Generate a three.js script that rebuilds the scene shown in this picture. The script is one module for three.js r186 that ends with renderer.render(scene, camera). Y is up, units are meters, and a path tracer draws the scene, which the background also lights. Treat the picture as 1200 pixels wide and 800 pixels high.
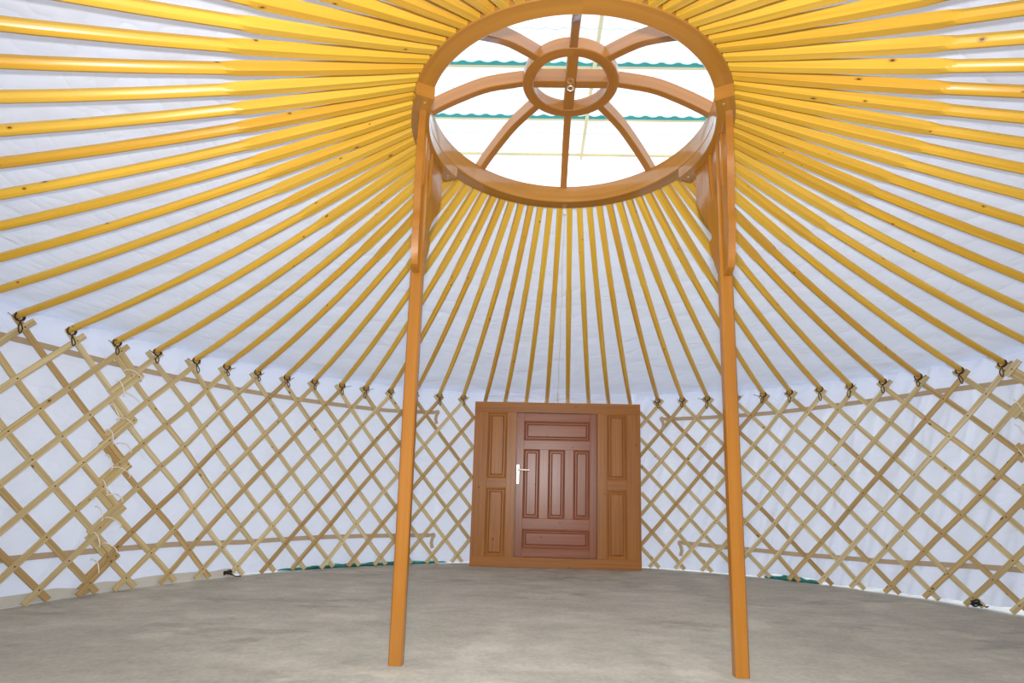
import * as THREE from 'three';
import { mergeGeometries, toCreasedNormals } from 'three/addons/utils/BufferGeometryUtils.js';
import { RoundedBoxGeometry } from 'three/addons/geometries/RoundedBoxGeometry.js';

// ---------- camera, sky, exposure ----------
const scene = new THREE.Scene();
const camera = new THREE.PerspectiveCamera(2 * Math.atan(400 / 652.557) * 180 / Math.PI, 1.5, 0.05, 200);
camera.rotation.order = 'YXZ';
camera.position.set(-0.2058, 0.8111, 2.792);
camera.rotation.set(0.16032, 0.01459, 0.02284);
camera.setViewOffset(1200, 800, -16.84, -67.4, 1200, 800);
scene.background = new THREE.Color().setRGB(1.22, 1.36, 1.58);      // bright overcast daylight
scene.backgroundIntensity = 1;
// the camera's own flash, just above the lens
const flash = new THREE.SpotLight(0xffffff, 26, 0, 1.15, 0.6, 2);
flash.name = 'camera_flash'; flash.position.set(-0.2058, 1.14, 2.80); flash.target.position.set(-0.25, 1.52, -1.2);
flash.castShadow = true; flash.shadow.mapSize.set(2048, 2048); flash.shadow.radius = 3;
scene.add(flash, flash.target);
const renderer = new THREE.WebGLRenderer({ antialias: true });
renderer.toneMapping = THREE.LinearToneMapping;
renderer.toneMappingExposure = 1.42;
renderer.shadowMap.enabled = true;

// ---------- helpers ----------
const V = (x, y, z) => new THREE.Vector3(x, y, z);
const rad = (d) => d * Math.PI / 180;
const lerp = (a, b, t) => a + (b - a) * t;
const clamp = (x, a, b) => Math.min(b, Math.max(a, x));
const smooth = (a, b, x) => { const t = clamp((x - a) / (b - a), 0, 1); return t * t * (3 - 2 * t); };
let seedState = 20240611;
const rnd = () => { seedState = (seedState * 1664525 + 1013904223) >>> 0; return seedState / 4294967296; };
const rr = (a, b) => a + (b - a) * rnd();
function hash(x, y, s = 0) { let h = (x * 374761393 + y * 668265263 + s * 1274126177) | 0; h = Math.imul(h ^ (h >>> 13), 1274126177); h ^= h >>> 16; return (h >>> 0) / 4294967296; }
function vnoise(x, y, px = 0, py = 0, s = 0) {           // value noise, periodic when px / py are given
  const ix = Math.floor(x), iy = Math.floor(y), fx = x - ix, fy = y - iy;
  const w = (i, p) => p ? ((i % p) + p) % p : i;
  const a = hash(w(ix, px), w(iy, py), s), b = hash(w(ix + 1, px), w(iy, py), s), c = hash(w(ix, px), w(iy + 1, py), s), d = hash(w(ix + 1, px), w(iy + 1, py), s);
  const u = fx * fx * (3 - 2 * fx), v = fy * fy * (3 - 2 * fy);
  return lerp(lerp(a, b, u), lerp(c, d, u), v);
}
function fbm(x, y, px, py, oct = 4, s = 0) { let f = 0, a = 0.5, n = 0; for (let o = 0; o < oct; o++) { f += a * vnoise(x, y, px, py, s + o); n += a; x *= 2; y *= 2; px *= 2; py *= 2; a *= 0.5; } return f / n; }
const polar = (deg, r, y) => V(r * Math.sin(rad(deg)), y, -r * Math.cos(rad(deg)));   // angle from the door, seen from the middle of the yurt
const taken = {};
function numbered(name) { const n = taken[name] = (taken[name] ?? -1) + 1; return n ? name + '_' + String(n).padStart(3, '0') : name; }
function shade(o) { o.castShadow = true; o.receiveShadow = true; return o; }
function mesh(name, geo, mat, parent) { const m = shade(new THREE.Mesh(Array.isArray(geo) ? merge(geo) : geo, mat)); m.name = name; if (parent) parent.add(m); return m; }
function merge(list) { return mergeGeometries(list.map((g) => { const n = g.index ? g.toNonIndexed() : g; for (const k of Object.keys(n.attributes)) if (!['position', 'normal', 'uv'].includes(k)) n.deleteAttribute(k); return n; })); }
function tag(o, label, category, group, kind) { Object.assign(o.userData, { label, category }); if (group) o.userData.group = group; if (kind) o.userData.kind = kind; return o; }
function thing(name, label, category, group, kind) { const g = new THREE.Group(); g.name = numbered(name); scene.add(g); return tag(g, label, category, group, kind); }
function single(name, geo, mat, label, category, group, kind) { const m = mesh(numbered(name), geo, mat, scene); return tag(m, label, category, group, kind); }
// a bar swept along points: section(i) gives [across, up] pairs; uv in metres, u along the length
function sweep(pts, frames, section, { caps = true, crease = 0.7, u0 = 0, v0 = 0, closed = false } = {}) {
  const n = pts.length, sec = pts.map((_, i) => section(i)), m = sec[0].length, pos = [], uv = [], idx = [];
  let u = u0;
  for (let i = 0; i < n; i++) {
    if (i) u += pts[i].distanceTo(pts[i - 1]);
    const [R, U] = frames[i]; let v = v0;
    for (let k = 0; k <= m; k++) {
      const s = sec[i][k % m], q = sec[i][(k + m - 1) % m];
      if (k) v += Math.hypot(s[0] - q[0], s[1] - q[1]);
      const p = pts[i].clone().addScaledVector(R, s[0]).addScaledVector(U, s[1]);
      pos.push(p.x, p.y, p.z); uv.push(u, v);
    }
  }
  for (let i = 0; i < n - 1; i++) for (let k = 0; k < m; k++) { const a = i * (m + 1) + k, b = a + m + 1; idx.push(a, a + 1, b, b, a + 1, b + 1); }
  if (caps && !closed) for (const e of [0, n - 1]) {
    const base = pos.length / 3;
    for (let k = 0; k < m; k++) { const j = (e * (m + 1) + k) * 3; pos.push(pos[j], pos[j + 1], pos[j + 2]); uv.push(u0 + sec[e][k][0], v0 + sec[e][k][1]); }
    for (let k = 1; k < m - 1; k++) e ? idx.push(base, base + k + 1, base + k) : idx.push(base, base + k, base + k + 1);
  }
  const g = new THREE.BufferGeometry();
  g.setAttribute('position', new THREE.Float32BufferAttribute(pos, 3)); g.setAttribute('uv', new THREE.Float32BufferAttribute(uv, 2)); g.setIndex(idx);
  return toCreasedNormals(g, crease);
}
function frameAlong(pts, up = V(0, 1, 0)) {
  return pts.map((p, i) => { const d = pts[Math.min(i + 1, pts.length - 1)].clone().sub(pts[Math.max(i - 1, 0)]).normalize(), R = d.clone().cross(up).normalize(); return [R, R.clone().cross(d).normalize()]; });
}
const chamfer = (w, h, c) => [[-w / 2 + c, -h / 2], [w / 2 - c, -h / 2], [w / 2, -h / 2 + c], [w / 2, h / 2 - c], [w / 2 - c, h / 2], [-w / 2 + c, h / 2], [-w / 2, h / 2 - c], [-w / 2, -h / 2 + c]];
// board between two points, chamfered; across = direction of its width
function board(a, b, w, h, across, c = 0.003, u0 = rr(0, 4), v0 = rr(0, 2)) {
  const d = b.clone().sub(a).normalize(), R = across.clone().addScaledVector(d, -across.dot(d)).normalize(), U = R.clone().cross(d).normalize();
  return sweep([a, b], [[R, U], [R, U]], () => chamfer(w, h, c), { u0, v0, crease: 0.3 });
}
// box by limits, grain along its longest side
function box(x0, x1, y0, y1, z0, z1, c = 0.003) {
  const cx = (x0 + x1) / 2, cy = (y0 + y1) / 2, cz = (z0 + z1) / 2, dx = x1 - x0, dy = y1 - y0, dz = z1 - z0;
  if (dy >= dx && dy >= dz) return board(V(cx, y0, cz), V(cx, y1, cz), dx, dz, V(1, 0, 0), c);
  if (dx >= dz) return board(V(x0, cy, cz), V(x1, cy, cz), dy, dz, V(0, 1, 0), c);
  return board(V(cx, cy, z0), V(cx, cy, z1), dx, dy, V(1, 0, 0), c);
}
function tube(pts, r, seg = 24, sides = 6, closed = false) { return new THREE.TubeGeometry(new THREE.CatmullRomCurve3(pts, closed), seg, r, sides, closed); }
// arc bar: radii r0..r1, heights y0..y1, from angle a to b
function arcBar(r0, r1, y0, y1, a, b, seg, c = 0.004, closed = false) {
  const pts = [], fr = [];
  for (let i = 0; i <= seg; i++) { const t = lerp(a, b, i / seg), o = V(Math.sin(rad(t)), 0, -Math.cos(rad(t))); pts.push(o.clone().multiplyScalar((r0 + r1) / 2).setY((y0 + y1) / 2)); fr.push([o, V(0, 1, 0)]); }
  return sweep(pts, fr, () => chamfer(r1 - r0, y1 - y0, c), { caps: !closed, closed, crease: 0.4 });
}
// sheet over a grid f(i/nu, j/nv) -> Vector3, uv from g
function sheet(nu, nv, f, g) {
  const pos = [], uv = [], idx = [];
  for (let j = 0; j <= nv; j++) for (let i = 0; i <= nu; i++) { const p = f(i / nu, j / nv), q = g(i / nu, j / nv); pos.push(p.x, p.y, p.z); uv.push(q[0], q[1]); }
  for (let j = 0; j < nv; j++) for (let i = 0; i < nu; i++) { const a = j * (nu + 1) + i, b = a + nu + 1; idx.push(a, a + 1, b, b, a + 1, b + 1); }
  const geo = new THREE.BufferGeometry(); geo.setAttribute('position', new THREE.Float32BufferAttribute(pos, 3)); geo.setAttribute('uv', new THREE.Float32BufferAttribute(uv, 2)); geo.setIndex(idx); geo.computeVertexNormals(); return geo;
}

// ---------- textures ----------
function dataTex(W, H, fn, { srgb = true, ru = 1, rv = 1 } = {}) {
  const d = new Uint8Array(W * H * 4);
  for (let y = 0; y < H; y++) for (let x = 0; x < W; x++) { const c = fn(x / W, y / H), o = (y * W + x) * 4; for (let k = 0; k < 3; k++) d[o + k] = clamp(Math.round((Array.isArray(c) ? c[k] : c) * 255), 0, 255); d[o + 3] = 255; }
  const t = new THREE.DataTexture(d, W, H); t.wrapS = t.wrapT = THREE.RepeatWrapping; t.magFilter = THREE.LinearFilter; t.minFilter = THREE.LinearMipmapLinearFilter; t.generateMipmaps = true;
  if (srgb) t.colorSpace = THREE.SRGBColorSpace; t.repeat.set(ru, rv); t.needsUpdate = true; return t;
}
// wood grain covering 2 m along u and 0.5 m along v; strength of the streaks, list of knots
function woodTex(strength, rings, knots, s) {
  const K = []; for (let i = 0; i < knots; i++) K.push([hash(i, 3, s), hash(i, 7, s), 0.6 + hash(i, 9, s)]);
  return dataTex(1024, 512, (u, v) => {
    const warp = fbm(u * 4, v * 6, 4, 6, 3, s) * 0.9;
    const lines = vnoise(u * 3, (v + warp * 0.03) * rings, 3, rings, s + 5), fine = vnoise(u * 16, v * 256, 16, 256, s + 9), tone = fbm(u * 3, v * 8, 3, 8, 3, s + 12);
    let b = 1 - strength * (0.55 * lines + 0.25 * fine + 0.45 * tone - 0.25), dark = 0;
    for (const [ku, kv, ks] of K) { let du = Math.abs(u - ku), dv = Math.abs(v - kv); du = Math.min(du, 1 - du) * 2; dv = Math.min(dv, 1 - dv) * 0.5; const d = Math.hypot(du / 1.7, dv) / (0.0030 * ks); if (d < 3) dark = Math.max(dark, d < 1 ? 0.62 : 0.35 * (1 - smooth(1, 3, d)) * (0.6 + 0.4 * Math.sin(d * 9))); }
    b *= 1 - dark;
    return [b, b * (1 - dark * 0.25) * (1 - 0.05 * strength * lines), b * (1 - dark * 0.3) * (1 - 0.12 * strength * lines)];
  }, { ru: 0.5, rv: 2 });
}
const grainPole = woodTex(0.16, 30, 9, 1), grainSlat = woodTex(0.3, 46, 16, 2), grainDoor = woodTex(0.2, 30, 4, 3), grainPost = woodTex(0.16, 24, 3, 4);
const wood = (hex, map, roughness, coat = 0, gloss = 0.2, spec = 0.45) => new THREE.MeshPhysicalMaterial({ color: hex, map, roughness, specularIntensity: spec, clearcoat: coat, clearcoatRoughness: gloss });
const M = {
  pole: ['#f3c243', '#efbc3e', '#f3c348', '#eab63a', '#f1c045', '#e8b23a'].map((c) => wood(c, grainPole, 0.42, 0.35, 0.25)),
  crown: wood('#aa742b', grainPost, 0.45, 1, 0.1, 0.4),
  spoke: wood('#a26a2a', grainPost, 0.45, 0.9, 0.12, 0.4),
  post: wood('#a46a20', grainPost, 0.45, 0.9, 0.12, 0.3),
  frame: wood('#ae7032', grainDoor, 0.42, 0.3, 0.3),
  leaf: wood('#9c5b39', grainDoor, 0.38, 0.5, 0.3),
  slat: ['#e0c995', '#e8d5a5', '#d6ba84', '#e2cd9c', '#d0b07a', '#ecdbb0'].map((c) => wood(c, grainSlat, 0.72)),
  strap: new THREE.MeshStandardMaterial({ color: '#bda88c', roughness: 0.9 }),
  cord: new THREE.MeshStandardMaterial({ color: '#4a3526', roughness: 0.9 }),
  dark: new THREE.MeshStandardMaterial({ color: '#2b2a2c', roughness: 0.7 }),
  string: new THREE.MeshStandardMaterial({ color: '#f7f2e6', roughness: 0.9 }),
  rivet: new THREE.MeshStandardMaterial({ color: '#4d3b29', roughness: 0.6 }),
  steel: new THREE.MeshStandardMaterial({ color: '#e2ddd0', roughness: 0.3, metalness: 0.85 }),
  tarp: new THREE.MeshPhysicalMaterial({ color: '#17766f', roughness: 0.45, side: THREE.DoubleSide }),
  purlin: new THREE.MeshStandardMaterial({ color: '#d9c99c', roughness: 0.85 }),
  edgeTeal: new THREE.MeshStandardMaterial({ color: '#2f8f85', roughness: 0.5, side: THREE.DoubleSide }),
  edgeGrey: new THREE.MeshStandardMaterial({ color: '#6c8484', roughness: 0.5, side: THREE.DoubleSide }),
  plastic: new THREE.MeshPhysicalMaterial({ color: '#f4f8f6', roughness: 1, transmission: 0.6, thickness: 0, side: THREE.DoubleSide }),
  metalPost: new THREE.MeshStandardMaterial({ color: '#d9d6cc', roughness: 0.5 }),
};
const wrinkle = dataTex(1024, 1024, (u, v) => {
  let h = 0;
  for (let o = 0; o < 3; o++) { const f = 5 << o, w = fbm(u * 3, v * 3, 3, 3, 3, 30 + o) * 1.1, n = vnoise(u * f + w * 2, v * f * 2 + w * 3, 0, 0, 40 + o), m = vnoise((u - 1) * f + w * 2, v * f * 2 + w * 3, 0, 0, 40 + o), k = lerp(n, m, smooth(0.8, 1, u)); h += (1 - Math.abs(2 * k - 1)) ** 3 / (o + 1.4); }
  return clamp(h * 0.6, 0, 1);
}, { srgb: false, ru: 0.45, rv: 0.45 });
M.fabricWall = new THREE.MeshPhysicalMaterial({ color: '#e4eafa', roughness: 1, transmission: 0.2, thickness: 0, bumpMap: wrinkle, bumpScale: 0.014, clearcoat: 0.4, clearcoatRoughness: 0.35, side: THREE.DoubleSide });
M.fabricRoof = new THREE.MeshPhysicalMaterial({ color: '#e2e9fa', roughness: 1, transmission: 0.2, thickness: 0, bumpMap: wrinkle, bumpScale: 0.012, clearcoat: 0.3, clearcoatRoughness: 0.4, side: THREE.DoubleSide });
M.hem = new THREE.MeshStandardMaterial({ color: '#cfccc2', roughness: 0.9, side: THREE.DoubleSide });
const concrete = dataTex(2048, 2048, (u, v) => {
  const x = u * 8, y = v * 8;
  const big = fbm(x * 0.9, y * 0.9, 0, 0, 4, 60), mid = fbm(x * 3.1, y * 5.2, 0, 0, 4, 70), fine = vnoise(x * 60, y * 60, 0, 0, 80), grit = vnoise(x * 140, y * 140, 0, 0, 81);
  let b = 0.72 + 0.07 * (big - 0.5) + 0.12 * (mid - 0.5) + 0.09 * (fbm(x * 8 + 3, y * 15, 0, 0, 4, 75) - 0.5) + 0.05 * (fine - 0.5) + 0.04 * (grit - 0.5);
  const stain = smooth(0.56, 0.70, fbm(x * 1.7 + 7, y * 4.2 + 3, 0, 0, 5, 90)) * smooth(0.4, 0.62, fbm(x * 6 + 5, y * 11, 0, 0, 4, 91)); b -= 0.065 * stain;                 // trowel smears and damp marks
  const pale = smooth(0.62, 0.75, fbm(x * 2.2 + 31, y * 2.2 + 11, 0, 0, 4, 95)); b += 0.05 * pale;
  return [b, b * 0.976, b * 0.905];
}, { ru: 1 / 8, rv: 1 / 8 });
M.floor = new THREE.MeshStandardMaterial({ map: concrete, roughness: 0.78 });
M.ground = new THREE.MeshStandardMaterial({ color: '#cfcabd', roughness: 0.95 });

// ---------- dimensions of the yurt ----------
const R = 3.57, H = 1.795, RC = V(-0.0404, 0, -0.0024), ri = 0.7615, ro = 0.853, yr = 2.7604;
const doorA = 0.84, doorHalf = 0.901, doorZ = 3.239;
const N = 78;
// angle of each roof pole's foot round the wall; measured ones in view, even spacing behind
const feet = { '-18': -80.77, '-17': -75.43, '-16': -70.3, '-15': -65.36, '-14': -60.24, '-13': -56.02, '-12': -51.5, '-11': -47, '-10': -42.6, '-9': -38.1, '-8': -34.01, '-7': -29.69, '-6': -25.3, '-5': -20.94, '-4': -16.57, '-3': -12.39, '-2': -8.7, '-1': -4.82,
  0: -0.99, 1: 2.88, 2: 6.74, 3: 10.38, 4: 14.3, 5: 19.28, 6: 23.57, 7: 27.88, 8: 32.4, 9: 37, 10: 41.1, 11: 45.56, 12: 49.81, 13: 54.3, 14: 58.8, 15: 63.7, 16: 68.39 };
const backStep = (360 - 80.77 - 68.39) / (60 - 16);
function foot(n) { if (n > 16) return n >= 60 ? foot(n - N) + 360 : 68.39 + (n - 16) * backStep; if (n < -18) return foot(n + N) - 360; return feet[n]; }
// the lattice goes on past the door posts with its own spacing
const latL = (u) => { const f = (n) => n > -4 ? -16.57 + (n + 4) * 4.37 : foot(n); const i = Math.floor(u); return lerp(f(i), f(i + 1), u - i); };
const latR = (u) => { const f = (n) => n < 5 ? 19.28 + (n - 5) * 4.4 : foot(n); const i = Math.floor(u); return lerp(f(i), f(i + 1), u - i); };
const poleLow = (u) => lerp(yr + 0.018, H, u) - 0.068 * 4 * u * (1 - u);          // underside of a pole, u = 0 crown, 1 wall

// ---------- floor, ground, fabric shell ----------
{
  const g = new THREE.CylinderGeometry(3.95, 3.95, 0.12, 96); g.translate(0, -0.06, 0);
  const p = g.attributes.position, uv = g.attributes.uv; for (let i = 0; i < p.count; i++) uv.setXY(i, p.getX(i) + 4, p.getZ(i) + 4);
  single('floor', g, M.floor, 'smooth grey concrete floor with faint smears and stains', 'floor', null, 'structure');
  const o = new THREE.BoxGeometry(44, 0.1, 44); o.translate(0, -0.17, 0);
  single('ground', o, M.ground, 'pale ground outside, glimpsed under the fabric wall', 'ground', null, 'structure');
}
function hemHeight(a) {
  let h = 0.010 + 0.006 * vnoise(a * 0.5 + 200, 1, 0, 0, 5);
  h += 0.026 * smooth(-46, -43, a) * (1 - smooth(-20, -17, a)) * (0.55 + 0.7 * vnoise(a * 0.6 + 300, 2, 0, 0, 6));
  h += 0.030 * smooth(35, 37, a) * (1 - smooth(42, 45, a));
  h += 0.016 * smooth(46, 49, a) * (0.5 + vnoise(a * 0.7 + 100, 3, 0, 0, 7)) + 0.012 * smooth(60, 66, a);
  return h;
}
function wallSheet(a0, a1, low, high, nu, nv) {
  return sheet(nu, nv, (s, t) => {
    const a = lerp(a0, a1, s), y = lerp(low(a), high, t), arc = rad(a) * R;
    const pleat = (a > 0 ? 1 : 0.15) * ((1 - Math.abs(2 * vnoise(arc * 6.5 - y * 2.6 + 90, y * 0.9 + arc, 0, 0, 11) - 1)) ** 2 * 0.034 + (1 - Math.abs(2 * vnoise(arc * 13 - y * 4.2 + 190, y * 1.6 + arc * 2, 0, 0, 18) - 1)) ** 2 * 0.017);
    const r = R + (a > 14 && a1 > 20 ? 0.062 : a0 < -20 ? 0.042 : 0.036) + 0.014 * (fbm(arc * 1.6 + 50, y * 1.6, 0, 0, 3, 12) - 0.4) - pleat + 0.03 * smooth(0.86, 1, t) * t + 0.008 * (vnoise(arc * 14 + 70, y * 3, 0, 0, 13) - 0.5);
    return polar(a, r, y);
  }, (s, t) => [rad(lerp(a0, a1, s)) * R, lerp(0, 1.9, t)]);
}
{
  const wl = thing('wall_left', 'white fabric wall lining behind the lattice on the handle side of the door', 'wall', null, 'structure');
  mesh('lining', wallSheet(-180, -12.4, hemHeight, 1.93, 640, 46), M.fabricWall, wl);
  mesh('hem_band', sheet(220, 3, (s, t) => { const a = lerp(-125, -52, s); return polar(a, R + 0.012 + 0.004 * vnoise(a * 2 + 300, t * 3, 0, 0, 21), lerp(0.004, 0.058 + 0.022 * vnoise(a * 0.4 + 200, 1, 0, 0, 20), t)); }, (s, t) => [s * 4, t * 0.1]), M.hem, wl).userData.label = 'grey beige hem strip along the floor';
  const wr = thing('wall_right', 'creased white fabric wall lining behind the lattice on the hinge side of the door', 'wall', null, 'structure');
  mesh('lining', wallSheet(14.1, 180, hemHeight, 1.93, 1000, 60), M.fabricWall, wr);
  single('wall_front', wallSheet(-12.5, 14.2, () => 1.69, 1.93, 60, 6), M.fabricWall, 'white fabric strip of the wall above the door', 'wall', null, 'structure');
  const roof = sheet(560, 72, (s, t) => {
    const a = lerp(-180, 180, s), u = lerp(0.004, 1.05, t), r = lerp(ro, R + 0.01, u);
    const c = polar(a, r, 0).addScaledVector(RC, 1 - u), ax = c.x * 3.1, az = c.z * 3.1;
    const crease = (1 - Math.abs(2 * fbm(ax * 0.9 + 40, az * 0.9 + 60, 0, 0, 2, 15) - 1)) ** 4 * 0.012;
    return c.setY(poleLow(Math.min(u, 1)) + 0.058 + 0.045 * smooth(0.86, 1.02, u) - 0.6 * Math.max(0, u - 1.01) + 0.016 * fbm(ax + 20, az + 30, 0, 0, 3, 14) + crease * smooth(0, 0.2, u));
  }, (s, t) => [s * 14, t * 3]);
  single('ceiling', roof, M.fabricRoof, 'white wrinkled fabric roof lining lying on the golden poles', 'ceiling', null, 'structure');
}

// ---------- door with its side panels ----------
{
  const d = thing('door_1', 'varnished wooden door set between two panelled side frames', 'door', null, 'structure');
  d.position.copy(polar(doorA, doorZ, 0)); d.rotation.y = -rad(doorA);
  // local: x right, y up, front face at z = 0, back at negative z
  const B = (name, x0, x1, y0, y1, z0, z1, m, p = d) => mesh(name, box(x0, x1, y0, y1, z0, z1, 0.003), m, p);
  B('outer_post', -0.901, -0.752, 0.105, 1.637, -0.205, 0, M.frame); B('outer_post', 0.752, 0.901, 0.105, 1.637, -0.205, 0, M.frame);
  B('inner_post', -0.541, -0.437, 0.105, 1.637, -0.12, 0, M.frame); B('inner_post', 0.437, 0.541, 0.105, 1.637, -0.12, 0, M.frame);
  B('head_rail', -0.901, 0.901, 1.637, 1.75, -0.205, 0.001, M.frame); B('threshold', -0.901, 0.901, 0, 0.105, -0.205, 0.004, M.frame);
  B('middle_rail', -0.752, -0.541, 0.819, 0.921, -0.1, 0, M.frame); B('middle_rail', 0.541, 0.752, 0.819, 0.921, -0.1, 0, M.frame);
  // a recessed panel: flat ground, a mitred moulding round it and a raised field with sloping margins
  function panel(x0, x1, y0, y1, z, m, parent, inset = 0.03) {
    const w = x1 - x0, h = y1 - y0, p = mesh('panel', [box(x0 - 0.012, x1 + 0.012, y0 - 0.012, y1 + 0.012, z - 0.032, z - 0.016, 0.001), raised(x0 + inset, x1 - inset, y0 + inset, y1 - inset, z - 0.016, 0.013, 0.014)], m, parent);
    mesh('moulding', molding(x0, y0, w, h, z), m, p);
    return p;
  }
  function molding(x0, y0, w, h, z) {
    const t = 0.021, out = [];
    for (let e = 0; e < 4; e++) {
      const g = new THREE.BufferGeometry(), L = e % 2 ? h : w, pr = [[0, -0.016], [0, 0.001], [0.006, 0.003], [0.013, -0.001], [t, -0.010], [t, -0.016]], pos = [], uv = [];
      const pt = (s, k) => { const [i, zz] = pr[k], l = s ? L - i : i; return e === 0 ? [x0 + l, y0 + i, z + zz] : e === 1 ? [x0 + w - i, y0 + l, z + zz] : e === 2 ? [x0 + w - l, y0 + h - i, z + zz] : [x0 + i, y0 + h - l, z + zz]; };
      for (let k = 0; k < pr.length - 1; k++) for (const [s, q] of [[0, k], [1, k], [1, k + 1], [0, k], [1, k + 1], [0, k + 1]]) { pos.push(...pt(s, q)); uv.push(s * L + e, q * 0.005); }
      g.setAttribute('position', new THREE.Float32BufferAttribute(pos, 3)); g.setAttribute('uv', new THREE.Float32BufferAttribute(uv, 2)); g.computeVertexNormals(); out.push(g);
    }
    return merge(out);
  }
  function raised(x0, x1, y0, y1, z, hgt, slope) {
    const q = (i, zz) => [[x0 + i, y0 + i, zz], [x1 - i, y0 + i, zz], [x1 - i, y1 - i, zz], [x0 + i, y1 - i, zz]], a = q(0, z), b = q(slope, z + hgt), pos = [], uv = [], u0 = rr(0, 2), v0 = rr(0, 1), tall = y1 - y0 > x1 - x0;
    const tri = (...ps) => ps.forEach((p) => { pos.push(...p); uv.push(u0 + (tall ? p[1] : p[0]), v0 + (tall ? p[0] : p[1])); });
    for (let k = 0; k < 4; k++) { const n = (k + 1) % 4; tri(a[k], a[n], b[n]); tri(a[k], b[n], b[k]); }
    tri(b[0], b[1], b[2]); tri(b[0], b[2], b[3]);
    const g = new THREE.BufferGeometry(); g.setAttribute('position', new THREE.Float32BufferAttribute(pos, 3)); g.setAttribute('uv', new THREE.Float32BufferAttribute(uv, 2)); g.computeVertexNormals(); return g;
  }
  for (const s of [-1, 1]) for (const [y0, y1] of [[0.105, 0.819], [0.921, 1.637]]) panel(s < 0 ? -0.752 : 0.541, s < 0 ? -0.541 : 0.752, y0, y1, -0.004, M.frame, d, 0.034);
  // leaf
  const zl = -0.014, leaf = mesh('leaf', box(-0.434, 0.434, 0.108, 1.633, zl - 0.06, zl - 0.034, 0.002), M.leaf, d); leaf.userData.label = 'red brown door leaf with five raised panels';
  const L = (name, x0, x1, y0, y1) => B(name, x0, x1, y0, y1, zl - 0.034, zl, M.leaf, leaf);
  L('stile', -0.434, -0.356, 0.108, 1.633); L('stile', 0.356, 0.434, 0.108, 1.633);
  L('rail', -0.356, 0.356, 1.545, 1.633); L('rail', -0.356, 0.356, 1.238, 1.338); L('rail', -0.356, 0.356, 0.394, 0.506); L('rail', -0.356, 0.356, 0.108, 0.198);
  L('mullion', -0.184, -0.088, 0.506, 1.238); L('mullion', 0.088, 0.184, 0.506, 1.238);
  panel(-0.356, 0.356, 1.338, 1.545, zl, M.leaf, leaf); panel(-0.356, 0.356, 0.198, 0.394, zl, M.leaf, leaf);
  panel(-0.356, -0.184, 0.506, 1.238, zl, M.leaf, leaf); panel(-0.088, 0.088, 0.506, 1.238, zl, M.leaf, leaf); panel(0.184, 0.356, 0.506, 1.238, zl, M.leaf, leaf);
  const hp = new RoundedBoxGeometry(0.030, 0.208, 0.008, 3, 0.004); hp.translate(-0.416, 0.968, zl + 0.004);
  const h = mesh('handle_plate', hp, M.steel, leaf); h.userData.label = 'pale brass handle plate';
  mesh('handle_lever', tube([V(-0.416, 1.016, zl + 0.004), V(-0.416, 1.016, zl + 0.035), V(-0.410, 1.016, zl + 0.050), V(-0.385, 1.016, zl + 0.052), V(-0.29, 1.012, zl + 0.050)], 0.0085, 24, 8), M.steel, leaf);
  const kh = new THREE.CylinderGeometry(0.008, 0.008, 0.004, 12); kh.rotateX(Math.PI / 2); kh.translate(-0.416, 0.915, zl + 0.009); mesh('keyhole', kh, M.dark, leaf);
}

// ---------- crown ring ----------
{
  const c = thing('crown_ring', 'round varnished wooden crown ring with eight curved spokes around a hub', 'crown');
  c.position.copy(RC);
  mesh('rim', arcBar(ri, ro, yr, 2.875, -180, 180, 120, 0.004, true), M.crown, c);
  for (const [a, b] of [[-115.6, -61.6], [63.7, 117]]) {
    const k = mesh('collar', arcBar(ri, ro, yr - 0.069, yr - 0.001, a, b, 40, 0.004), M.crown, c);
    for (const e of [0.055, 0.945]) { const s = new THREE.SphereGeometry(0.006, 10, 6); s.scale(1, 0.5, 1); s.translate(...polar(lerp(a, b, e), 0.80, yr - 0.070).toArray()); mesh('screw', s, M.steel, k); }
  }
  for (let k = 0; k < 8; k++) {
    const az = k * 45 + 0.4, o = polar(az, 1, 0), pts = [];
    for (let i = 0; i <= 16; i++) { const r = lerp(0.795, 0.225, i / 16), y = new THREE.SplineCurve([new THREE.Vector2(0.795, 2.842), new THREE.Vector2(0.73, 2.885), new THREE.Vector2(0.6, 2.952), new THREE.Vector2(0.45, 3.012), new THREE.Vector2(0.225, 3.052)]).getPoint(i / 16); pts.push(o.clone().multiplyScalar(y.x).setY(y.y + 0.03)); }
    mesh('spoke', sweep(pts, frameAlong(pts), () => [[-0.022, -0.027], [-0.018, -0.03], [0.018, -0.03], [0.022, -0.027], [0.022, 0.028], [0.017, 0.033], [0.017, 0.044], [-0.017, 0.044], [-0.017, 0.033], [-0.022, 0.028]], { u0: k * 0.7, crease: 0.35 }), M.spoke, c);
  }
  const hub = mesh('hub', [arcBar(0.207, 0.268, 3.042, 3.094, -180, 180, 64, 0.004, true), arcBar(0.213, 0.260, 3.094, 3.118, -180, 180, 64, 0.004, true)], M.spoke, c);
  mesh('crossbar', box(-0.030, 0.030, 3.046, 3.128, -0.212, 0.212, 0.004), M.spoke, hub);
  mesh('crossbar', box(-0.212, -0.030, 3.046, 3.126, -0.029, 0.029, 0.004), M.spoke, hub); mesh('crossbar', box(0.030, 0.212, 3.046, 3.126, -0.029, 0.029, 0.004), M.spoke, hub);
  const eye = new THREE.TorusGeometry(0.016, 0.004, 8, 20); eye.translate(0, 3.024, 0); const shank = new THREE.CylinderGeometry(0.003, 0.003, 0.016, 8); shank.translate(0, 3.046, 0);
  mesh('eye_hook', [eye, shank], M.steel, hub).userData.label = 'small white metal eye under the hub';
}

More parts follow.
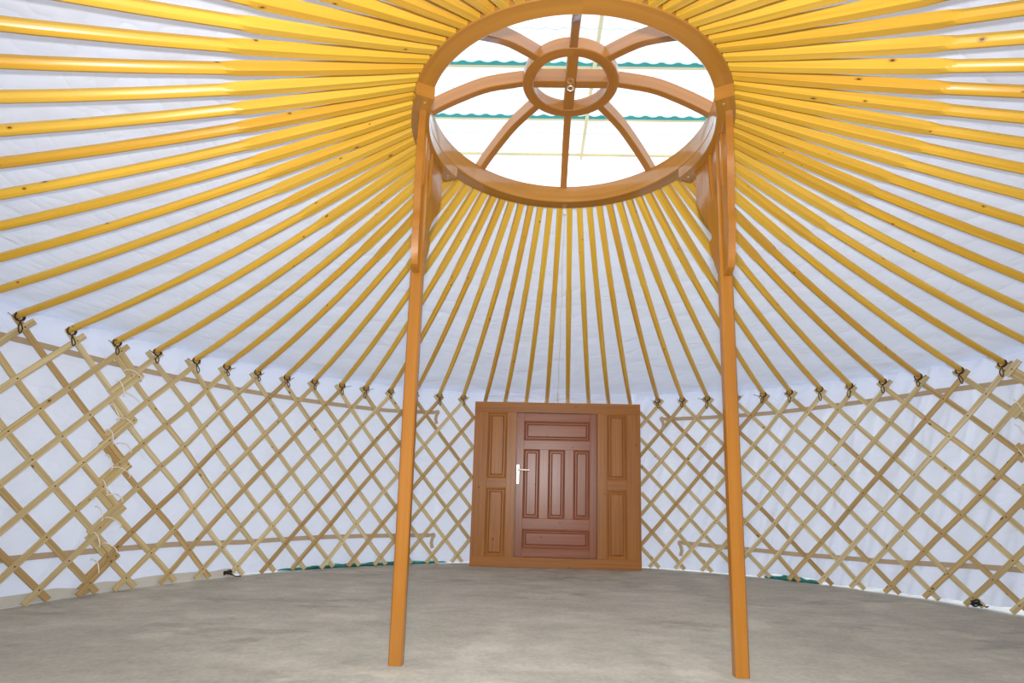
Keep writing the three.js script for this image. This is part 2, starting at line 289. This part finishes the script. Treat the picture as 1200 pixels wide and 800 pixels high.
// ---------- roof poles ----------
const ordinal = (k) => { const o = ['', 'first', 'second', 'third', 'fourth', 'fifth', 'sixth', 'seventh', 'eighth', 'ninth', 'tenth', 'eleventh', 'twelfth', 'thirteenth', 'fourteenth', 'fifteenth', 'sixteenth', 'seventeenth', 'eighteenth', 'nineteenth'], t = ['', '', 'twent', 'thirt', 'fort']; return k < 20 ? o[k] : k % 10 ? t[Math.floor(k / 10)] + 'y ' + o[k % 10] : t[k / 10] + 'ieth'; };
const unit = [[1, 0], [1, 0.93], [0.93, 1], [0, 1], [-0.93, 1], [-1, 0.93], [-1, 0], [-1, -0.93], [-0.93, -1], [0, -1], [0.93, -1], [1, -0.93]];
for (let n = -39; n < 39; n++) {
  const azR = -0.92 + n * 360 / N, a = polar(azR, ro - 0.03, 0).add(RC), overDoor = n >= -3 && n <= 4;
  const b = polar(foot(n), overDoor ? 3.6 : R - 0.012, 0), pts = [], prm = [];
  const L = Math.hypot(b.x - a.x, b.z - a.z), turn = 0.30 + rr(-0.006, 0.006);
  const us = [0, 0.1, 0.2, turn - 0.016, turn - 0.008, turn, turn + 0.008, turn + 0.013, 0.4, 0.5, 0.6, 0.7, 0.8, 0.9, 0.985, 1];
  for (const u of us) { const k = smooth(turn - 0.017, turn + 0.013, u); const p = a.clone().lerp(b, u); pts.push(p.setY(poleLow(u) + 0.0225 - (overDoor ? 0.03 * u * u : 0))); prm.push([k, lerp(0.0238, 0.0226, u) * (u > 0.99 ? 0.72 : 1)]); }
  const geo = sweep(pts, frameAlong(pts), (i) => { const [k, r] = prm[i]; return unit.map(([x, y]) => { const q = Math.hypot(x, y); return [lerp(x * 0.0197, x / q * r, k), lerp(y * 0.0215, y / q * r, k)]; }); }, { u0: rr(0, 2), v0: rr(0, 0.5), crease: 0.56 });
  const t = thing('roof_pole', overDoor ? 'golden roof pole running down behind the door head, ' + ordinal(n + 4) + ' from the handle side' : 'golden roof pole corded to the lattice, ' + ordinal(n < 0 ? -3 - n : n - 4) + ' from the door on the ' + (n < 0 ? 'handle' : 'hinge') + ' side', 'roof pole', overDoor ? 'roof poles above the door' : 'roof poles tied to the lattice');
  mesh('shaft', geo, M.pole[Math.floor(hash(n, 5) * 6)], t);
  if (!overDoor) {                                                    // loop of brown cord through the foot of the pole
    const f = pts[pts.length - 1], out = V(b.x, 0, b.z).normalize(), side = V(-out.z, 0, out.x), hang = 0.028 + 0.035 * hash(n, 8), sw = (hash(n, 9) - 0.5) * 0.03, q = (s, o, y) => f.clone().addScaledVector(side, s).addScaledVector(out, o).add(V(0, y, 0));
    const C = []; for (let i = 0; i <= 20; i++) { const w = i / 20 * Math.PI * 5; C.push(q(Math.sin(w) * 0.0275, -0.035 - 0.018 * i / 20, Math.cos(w) * 0.0275 - 0.002)); }
    const e = C[20], h = (x, y, o) => e.clone().addScaledVector(side, x).addScaledVector(out, o).add(V(0, y, 0));
    C.push(h(0.006, -0.016, -0.004), h(0.014 + sw, -0.02 - hang * 0.6, -0.004), h(0.004 + sw, -0.026 - hang, -0.002), h(-0.010 + sw, -0.016 - hang * 0.5, -0.004), h(-0.004, -0.010, -0.006));
    const loop = tube(C, 0.004, 90, 5);
    const tl = 0.04 + 0.06 * hash(n, 10), sg = hash(n, 11) > 0.5 ? 1 : -1;
    mesh('cord_loop', [loop, tube([q(0.01 * sg, -0.05, -0.022), q(0.03 * sg, -0.054, -0.02), q(sg * tl, -0.05, 0.0)], 0.0024, 10, 4)], M.cord, t).userData.label = 'dark brown cord loop';
  }
}

// ---------- lattice wall ----------
const yCross = 1.762, slatW = 0.039, slatT = 0.0115;
function lattice(label, ang, a0, a1, i0, i1, kf, kr, { shiftEnd = 0, rOff = 0, feet0 = 0.012 } = {}) {
  const p = thing('lattice_panel', label, 'lattice', 'lattice wall panels'), rivets = [];
  const make = (i, dir) => {                                          // dir -1: front slat rising to the right; +1: rear slat
    const k = dir < 0 ? kf : kr, f = (y) => ang(i + shiftEnd + dir * k * (yCross - y) / yCross);
    const wob = (hash(i, dir + 5) - 0.5) * 0.02, lo = feet0 + hash(i, dir + 9) * 0.01, hi = 1.806 + hash(i, dir + 7) * 0.018;
    const ys = []; for (let s = 0; s <= 90; s++) { const y = lerp(lo, hi, s / 90), a = f(y); if (a >= a0 && a <= a1) ys.push(y); }
    if (ys.length < 3) return;
    const y0 = ys[0], y1 = ys[ys.length - 1]; if (y1 - y0 < 0.05) return;
    const seg = Math.max(3, Math.ceil((y1 - y0) * 8)), r = R - 0.016 + dir * 0.0062 + rOff, pts = [], fr = [];
    for (let s = 0; s <= seg; s++) { const y = lerp(y0, y1, s / seg); pts.push(polar(f(y) + wob * 8 * (1 - y), r, y)); }
    for (let s = 0; s <= seg; s++) { const dd = pts[Math.min(s + 1, seg)].clone().sub(pts[Math.max(s - 1, 0)]).normalize(), o = V(pts[s].x, 0, pts[s].z).normalize(), Rr = dd.clone().cross(o).normalize(); fr.push([Rr, Rr.clone().cross(dd).normalize()]); }
    mesh('slat', sweep(pts, fr, () => [[-slatW / 2, -slatT / 2], [slatW / 2, -slatT / 2], [slatW / 2, slatT / 2], [-slatW / 2, slatT / 2]], { u0: hash(i, dir + 20) * 2, v0: hash(i, dir + 21), crease: 0.4 }), M.slat[Math.floor(hash(i, dir + 30) * 6)], p);
    if (dir < 0) for (let j = -60; j <= 60; j++) {                    // rivets where it crosses rear slats
      let lo2 = y0, hi2 = y1; const h = (y) => (i + shiftEnd - kf * (yCross - y) / yCross) - (j + shiftEnd + kr * (yCross - y) / yCross);
      if (h(lo2) * h(hi2) > 0) continue;
      for (let s = 0; s < 30; s++) { const m = (lo2 + hi2) / 2; h(m) * h(lo2) > 0 ? lo2 = m : hi2 = m; }
      if (lo2 < y0 + 0.02 || hash(i * 7 + j, j) < 0.25) continue;
      const gq = new THREE.CylinderGeometry(0.0052, 0.0052, 0.004, 6); gq.rotateX(Math.PI / 2); gq.rotateY(-rad(f(lo2))); const c = polar(f(lo2) + wob * 8 * (1 - lo2), r - slatT / 2 - 0.001, lo2); gq.translate(c.x, c.y, c.z); rivets.push(gq);
    }
  };
  for (let i = i0; i <= i1; i++) { make(i, -1); make(i, 1); }
  if (rivets.length) { const m = mesh('rivets', rivets, M.rivet, p); m.userData.kind = 'stuff'; m.userData.label = 'small dark leather rivets at the crossings'; }
  return p;
}
const jL = -68.2, jR = 70.2;
lattice('lattice wall panel between the door handle side and the laced joint', latL, jL - 1.9, -14.15, -24, 2, 5.25, 5.3);
lattice('lattice wall panel beyond the laced joint, away from the door handle side', latL, -180, jL + 1.7, -48, -8, 5.25, 5.3, { shiftEnd: 0.17, rOff: -0.0125 });
lattice('lattice wall panel next to the hinge side of the door', latR, 15.85, jR + 1.6, -2, 24, 5.5, 6.0);
lattice('lattice wall panel beyond the laced joint on the hinge side', latR, jR - 1.7, 180, 8, 48, 5.5, 6.0, { shiftEnd: 0.17, rOff: -0.0125 });
// white strings that lace the panels together
for (const [aj, n, s0] of [[jL, 16, 0], [jR, 16, 40]]) for (let k = 0; k < n; k++) {
  const y = 1.60 - k * 0.092, r = R - 0.036, q = (0.05 + 0.02 * hash(k, s0 + 1)) / R * 57.3, a = aj + (hash(k, s0 + 2) - 0.5) * 0.6 + (k % 2 ? -0.9 : 0.5), P = (da, dy, dr = 0) => polar(a + da * q, r + dr, y + dy), tw = (hash(k, s0 + 3) - 0.5) * 0.03;
  single('lashing_cord', tube(k % 2 ? [P(-0.5, 0.03, 0.020), P(-0.4, 0.034, -0.004), P(0.0, 0.004 + tw, -0.008), P(0.3, -0.04, -0.008), P(0.42, -0.068, -0.002), P(0.45, -0.076, 0.020)] : [P(-0.9, 0.026 + tw, 0.020), P(-0.75, 0.034 + tw, -0.004), P(0, 0.03, -0.008), P(0.75, -0.002, -0.008), P(1.0, -0.026, -0.002), P(1.05, -0.036, 0.020)], 0.0036, 26, 5), M.string,
    ordinal(k + 1) + ' white lacing string from the top, on the lattice joint at the ' + (s0 ? 'hinge' : 'handle') + ' side', 'string', s0 ? 'lacing strings on the hinge side joint' : 'lacing strings on the handle side joint');
}
// woven straps running round behind the lattice
function strap(label, pts, tailAt, group) {
  const P = [], step = 1.6; for (let i = 0; i < pts.length - 1; i++) { const n = Math.ceil(Math.abs(pts[i + 1][0] - pts[i][0]) / step); for (let k = 0; k < n; k++) P.push(polar(lerp(pts[i][0], pts[i + 1][0], k / n), R + 0.0045, lerp(pts[i][1], pts[i + 1][1], k / n))); }
  const l = pts[pts.length - 1]; P.push(polar(l[0], R + 0.0045, l[1]));
  const fr = P.map((p) => [V(0, 1, 0), V(p.x, 0, p.z).normalize()]);
  const g = [sweep(P, fr, () => chamfer(0.040, 0.003, 0.001), { crease: 0.5 })];
  if (tailAt) { const s = Math.sign(tailAt), T = [[0, 0.004], [s * 0.35, -0.03], [s * 0.5, -0.075], [s * 0.28, -0.13]].map(([da, dy], i) => polar(tailAt + da - s * 0.6, R - 0.032 - i * 0.001, l[1] + dy)), T2 = [polar(tailAt, R + 0.002, l[1]), polar(tailAt - s * 0.5, R - 0.02, l[1] + 0.012), polar(tailAt - s * 0.6, R - 0.034, l[1])];
    for (const q of [T, T2]) g.push(sweep(q, q.map((p, i) => { const o = V(p.x, 0, p.z).normalize(), dd = q[Math.min(i + 1, q.length - 1)].clone().sub(q[Math.max(i - 1, 0)]).normalize(); return [dd.clone().cross(o).normalize(), o]; }), () => chamfer(0.036, 0.003, 0.001), { crease: 0.5 })); }
  single('girth_strap', g, M.strap, label, 'strap', group);
}
strap('taupe woven strap behind the lattice tops on the door handle side', [[-178, 1.66], [-100, 1.69], [-77, 1.682], [-65.5, 1.661], [-51, 1.635], [-38, 1.618], [-30, 1.61], [-21.5, 1.628]], -21.5);
strap('taupe woven strap low behind the lattice on the door handle side', [[-178, 0.30], [-74, 0.304], [-60, 0.307], [-50.7, 0.291], [-38.8, 0.304], [-21.2, 0.30]], -21.2);
strap('taupe woven strap behind the lattice tops on the hinge side', [[178, 1.66], [80, 1.68], [69, 1.676], [60.7, 1.683], [49.8, 1.661], [37.4, 1.627], [27.8, 1.614], [20.3, 1.61]], 20.3);
strap('taupe woven strap low behind the lattice on the hinge side', [[178, 0.30], [80, 0.33], [67.7, 0.321], [63.4, 0.31], [52.7, 0.268], [40, 0.256], [29.9, 0.271], [23, 0.286]], 23);

// ---------- the two columns under the crown ----------
function column(label, base, top, azC) {
  const c = thing('support_column', label, 'column', 'columns under the crown ring');
  const yT = yr - 0.069, b = V(base[0], 0, base[1]), t = V(top[0], yT, top[1]);
  mesh('post', board(b, t, 0.064, 0.056, V(1, 0, 0), 0.007, hash(azC, 1), hash(azC, 2)), M.post, c);
  // scrolled bracket boards either side of the post, bent to the curve of the ring
  const prof = [[yT, 0.272], [2.64, 0.258], [2.585, 0.266], [2.54, 0.268], [2.49, 0.262], [2.44, 0.247], [2.39, 0.224], [2.34, 0.192], [2.29, 0.158], [2.24, 0.130], [2.205, 0.116], [2.19, 0.116], [2.18, 0.142], [2.15, 0.144], [2.11, 0.132], [2.06, 0.108], [2.0, 0.078], [1.95, 0.056], [1.915, 0.040]];
  const s = Math.sign(azC), front = [[yT, 0.285], [2.6, 0.262], [2.5, 0.238], [2.4, 0.214], [2.3, 0.192], [2.24, 0.178], [2.2, 0.166], [2.185, 0.166], [2.175, 0.186], [2.14, 0.186], [2.08, 0.170], [2.0, 0.142], [1.95, 0.122], [1.93, 0.108], [1.922, 0.09], [1.915, 0.04]], back = prof;
  for (const e of [-1, 1]) {
    const prof = e < 0 ? front : back;
    const pos = [], uv = [], idx = [], nS = 8, P = (y, w, side) => { const lean = y / yT, cx = lerp(b.x, t.x, lean), cz = lerp(b.z, t.z, lean), ang = w / 0.807, r = 0.807 + side * 0.017, ox = RC.x + 0 ; const q = polar(azC - s * e * ang * 180 / Math.PI, r, y), q0 = polar(azC, 0.807, y), k = smooth(1.9, yT, y); return V(lerp(cx + side * s * 0.017, q.x - q0.x + cx, 1), y, cz + (q.z - q0.z)); };
    for (const side of [1, -1]) for (const [y, w] of prof) for (let i = 0; i <= nS; i++) { const v = P(y, lerp(0.02, w, i / nS), side); pos.push(v.x, v.y, v.z); uv.push(y + e, lerp(0, w, i / nS)); }
    const n = prof.length, at = (sd, j, i) => sd * n * (nS + 1) + j * (nS + 1) + i;
    for (const sd of [0, 1]) for (let j = 0; j < n - 1; j++) for (let i = 0; i < nS; i++) { const q = [at(sd, j, i), at(sd, j, i + 1), at(sd, j + 1, i), at(sd, j + 1, i + 1)]; idx.push(q[0], q[1], q[2], q[2], q[1], q[3]); }
    for (let j = 0; j < n - 1; j++) for (const i of [0, nS]) idx.push(at(0, j, i), at(1, j, i), at(0, j + 1, i), at(0, j + 1, i), at(1, j, i), at(1, j + 1, i));
    for (const j of [0, n - 1]) for (let i = 0; i < nS; i++) idx.push(at(0, j, i), at(0, j, i + 1), at(1, j, i), at(1, j, i), at(0, j, i + 1), at(1, j, i + 1));
    const g = new THREE.BufferGeometry(); g.setAttribute('position', new THREE.Float32BufferAttribute(pos, 3)); g.setAttribute('uv', new THREE.Float32BufferAttribute(uv, 2)); g.setIndex(idx);
    const w = mesh('bracket', toCreasedNormals(g, 0.5), M.post, c);
    // raised tapering rib on the face towards the middle
    const rib = []; for (let i = 0; i <= 10; i++) { const y = lerp(yT - 0.002, 2.39, i / 10), v = P(y, 0.098 - 0.02 * (i / 10) ** 2, -1); rib.push(v); }
    const inw = V(-s, 0, 0), along = V(0, 0, 1);
    mesh('rib', sweep(rib, rib.map(() => [along, inw]), (i) => { const k = i === 10 ? 0.3 : i > 7 ? 1 - (i - 7) * 0.18 : 1; return [[-0.009 * k, -0.004], [0.009 * k, -0.004], [0.008 * k, 0.012 * k], [-0.008 * k, 0.012 * k]]; }, { crease: 0.5 }), M.post, w);
  }
  return c;
}
column('leaning square support column with scrolled bracket, on the handle side of the door', [-0.8185, 0.069], [-0.846, -0.028], -89.5);
column('leaning square support column with scrolled bracket, on the hinge side of the door', [0.7495, 0.109], [0.780, -0.002], 89.5);

// ---------- small things ----------
{
  const top = polar(1.2, 0.862, 2.768).add(RC), end = V(0.05, 1.752, -3.262), P = []; for (let i = 0; i <= 20; i++) { const t = i / 20; P.push(top.clone().lerp(end, t).add(V(0.004 * Math.sin(i * 1.3), -0.055 * 4 * t * (1 - t) - 0.012 * Math.sin(Math.PI * t), 0))); }
  const knot = (p, s) => { const k = []; for (let i = 0; i < 9; i++) k.push(p.clone().add(V(Math.sin(i * 2.4) * 0.012 * s, Math.cos(i * 1.7) * 0.02 * s, Math.cos(i * 2.9) * 0.01 * s))); return tube(k, 0.0035, 30, 5); };
  const c = P[18], loop = tube([c, c.clone().add(V(0.018, -0.02, 0.02)), c.clone().add(V(0.02, -0.06, 0.02)), c.clone().add(V(0.002, -0.035, 0.02))], 0.003, 14, 5);
  single('hanging_cord', [tube(P, 0.0032, 60, 6), knot(P[0].clone().add(V(0, -0.025, -0.005)), 1), knot(P[19], 0.8), loop], M.string, 'thin white knotted cord hanging from the crown ring down to the door frame', 'cord');
  const tarp = (a0, a1, rad0, label) => { const n = 60; single('tarp_fold', sheet(n, 14, (s, t) => { const a = lerp(a0, a1, s), w = t * Math.PI * 2, e = Math.sin(Math.PI * clamp(s, 0.02, 0.98)) ** 0.4, k = rad0 * (0.5 + 0.9 * vnoise(a * 1.3 + 100, t * 5 * (t < 1 ? 1 : 0), 0, 0, 50)) * e; return polar(a, R + 0.062 + Math.cos(w) * k * 1.6, Math.max(0.001, 0.014 + Math.sin(w) * k)); }, (s, t) => [s, t]), M.tarp, label, 'tarp', 'teal tarpaulin folds'); };
  tarp(-45, -18, 0.024, 'teal tarpaulin fold showing under the fabric hem on the handle side');
  tarp(35.5, 43.5, 0.030, 'teal tarpaulin fold showing under the fabric hem on the hinge side');
  const bundle = (pos, s, seed, label) => { const P = []; for (let i = 0; i < 26; i++) { const a = i * 1.05; P.push(pos.clone().add(V(Math.sin(a * 1.3) * s * (0.4 + 0.6 * hash(i, seed)), s * (0.75 + 0.7 * Math.cos(a * 0.83 + seed) * hash(i, seed + 1)), Math.cos(a) * s * 0.3))); } P.push(pos.clone().add(V(s * 1.6, 0.006, 0.01)), pos.clone().add(V(s * 2.4, 0.006, -0.01))); single('cord_bundle', tube(P, 0.0055, 160, 6), M.dark, label, 'cord'); };
  bundle(polar(-52.7, 3.525, 0.014), 0.045, 3, 'black tangled cord bundle on the floor against the handle side lattice');
  bundle(polar(62.8, 3.525, 0.014), 0.040, 9, 'dark tangled cord bundle on the floor against the hinge side lattice');
}

// ---------- shelter roof seen through the crown ----------
{
  const sh = thing('shelter_roof', 'open shelter roof of white translucent tile sheets on purlins, seen through the crown', 'shelter roof');
  const yS = 5.0, X = 3.9, zs = [-3.64, -2.955, -2.155, -1.36, -0.56];
  const wave = (x) => { const c = 0.5 + 0.5 * Math.cos(x / 0.165 * 2 * Math.PI); return 0.022 * c ** 1.6; };
  for (let i = 0; i < zs.length; i++) mesh('purlin', box(-X - 0.1, X + 0.1, yS - 0.022, yS, zs[i] - 0.04, zs[i], 0.002), M.purlin, sh);
  for (let i = 0; i < zs.length - 1; i++) for (let row = 0; row < 2; row++) {
    const d = zs[i + 1] - zs[i], z0 = zs[i] + d * row / 2, z1 = z0 + d / 2, drop = 0.014, y0 = yS + 0.004 + (row ? drop : 0);
    mesh('tile_sheet', sheet(240, 1, (s, t) => { const x = lerp(-X, X, s); return V(x, y0 + wave(x) + t * drop, lerp(z0, z1, t)); }, (s, t) => [s * 8, t]), M.plastic, sh);
    mesh('sheet_edge', sheet(240, 1, (s, t) => { const x = lerp(-X, X, s), yb = y0 + wave(x) + drop; return V(x, row ? lerp(yS - 0.026, yb + 0.014, t) : lerp(yb - 0.004, yb + 0.004, t), z1 + 0.003); }, (s, t) => [s, t]), row ? M.edgeTeal : M.edgeGrey, sh);
  }
  mesh('rafter', box(0.305, 0.34, yS - 0.06, yS - 0.022, -3.70, -0.5, 0.003), M.purlin, sh);
  for (const x of [-X, X]) { mesh('rafter', box(x - 0.04, x + 0.04, yS - 0.14, yS - 0.036, -3.74, -0.5, 0.003), M.purlin, sh); for (const z of [-3.66, -0.6]) mesh('shelter_post', box(x - 0.04, x + 0.04, -0.12, yS - 0.14, z - 0.04, z + 0.04, 0.004), M.metalPost, sh); }
}
renderer.render(scene, camera);
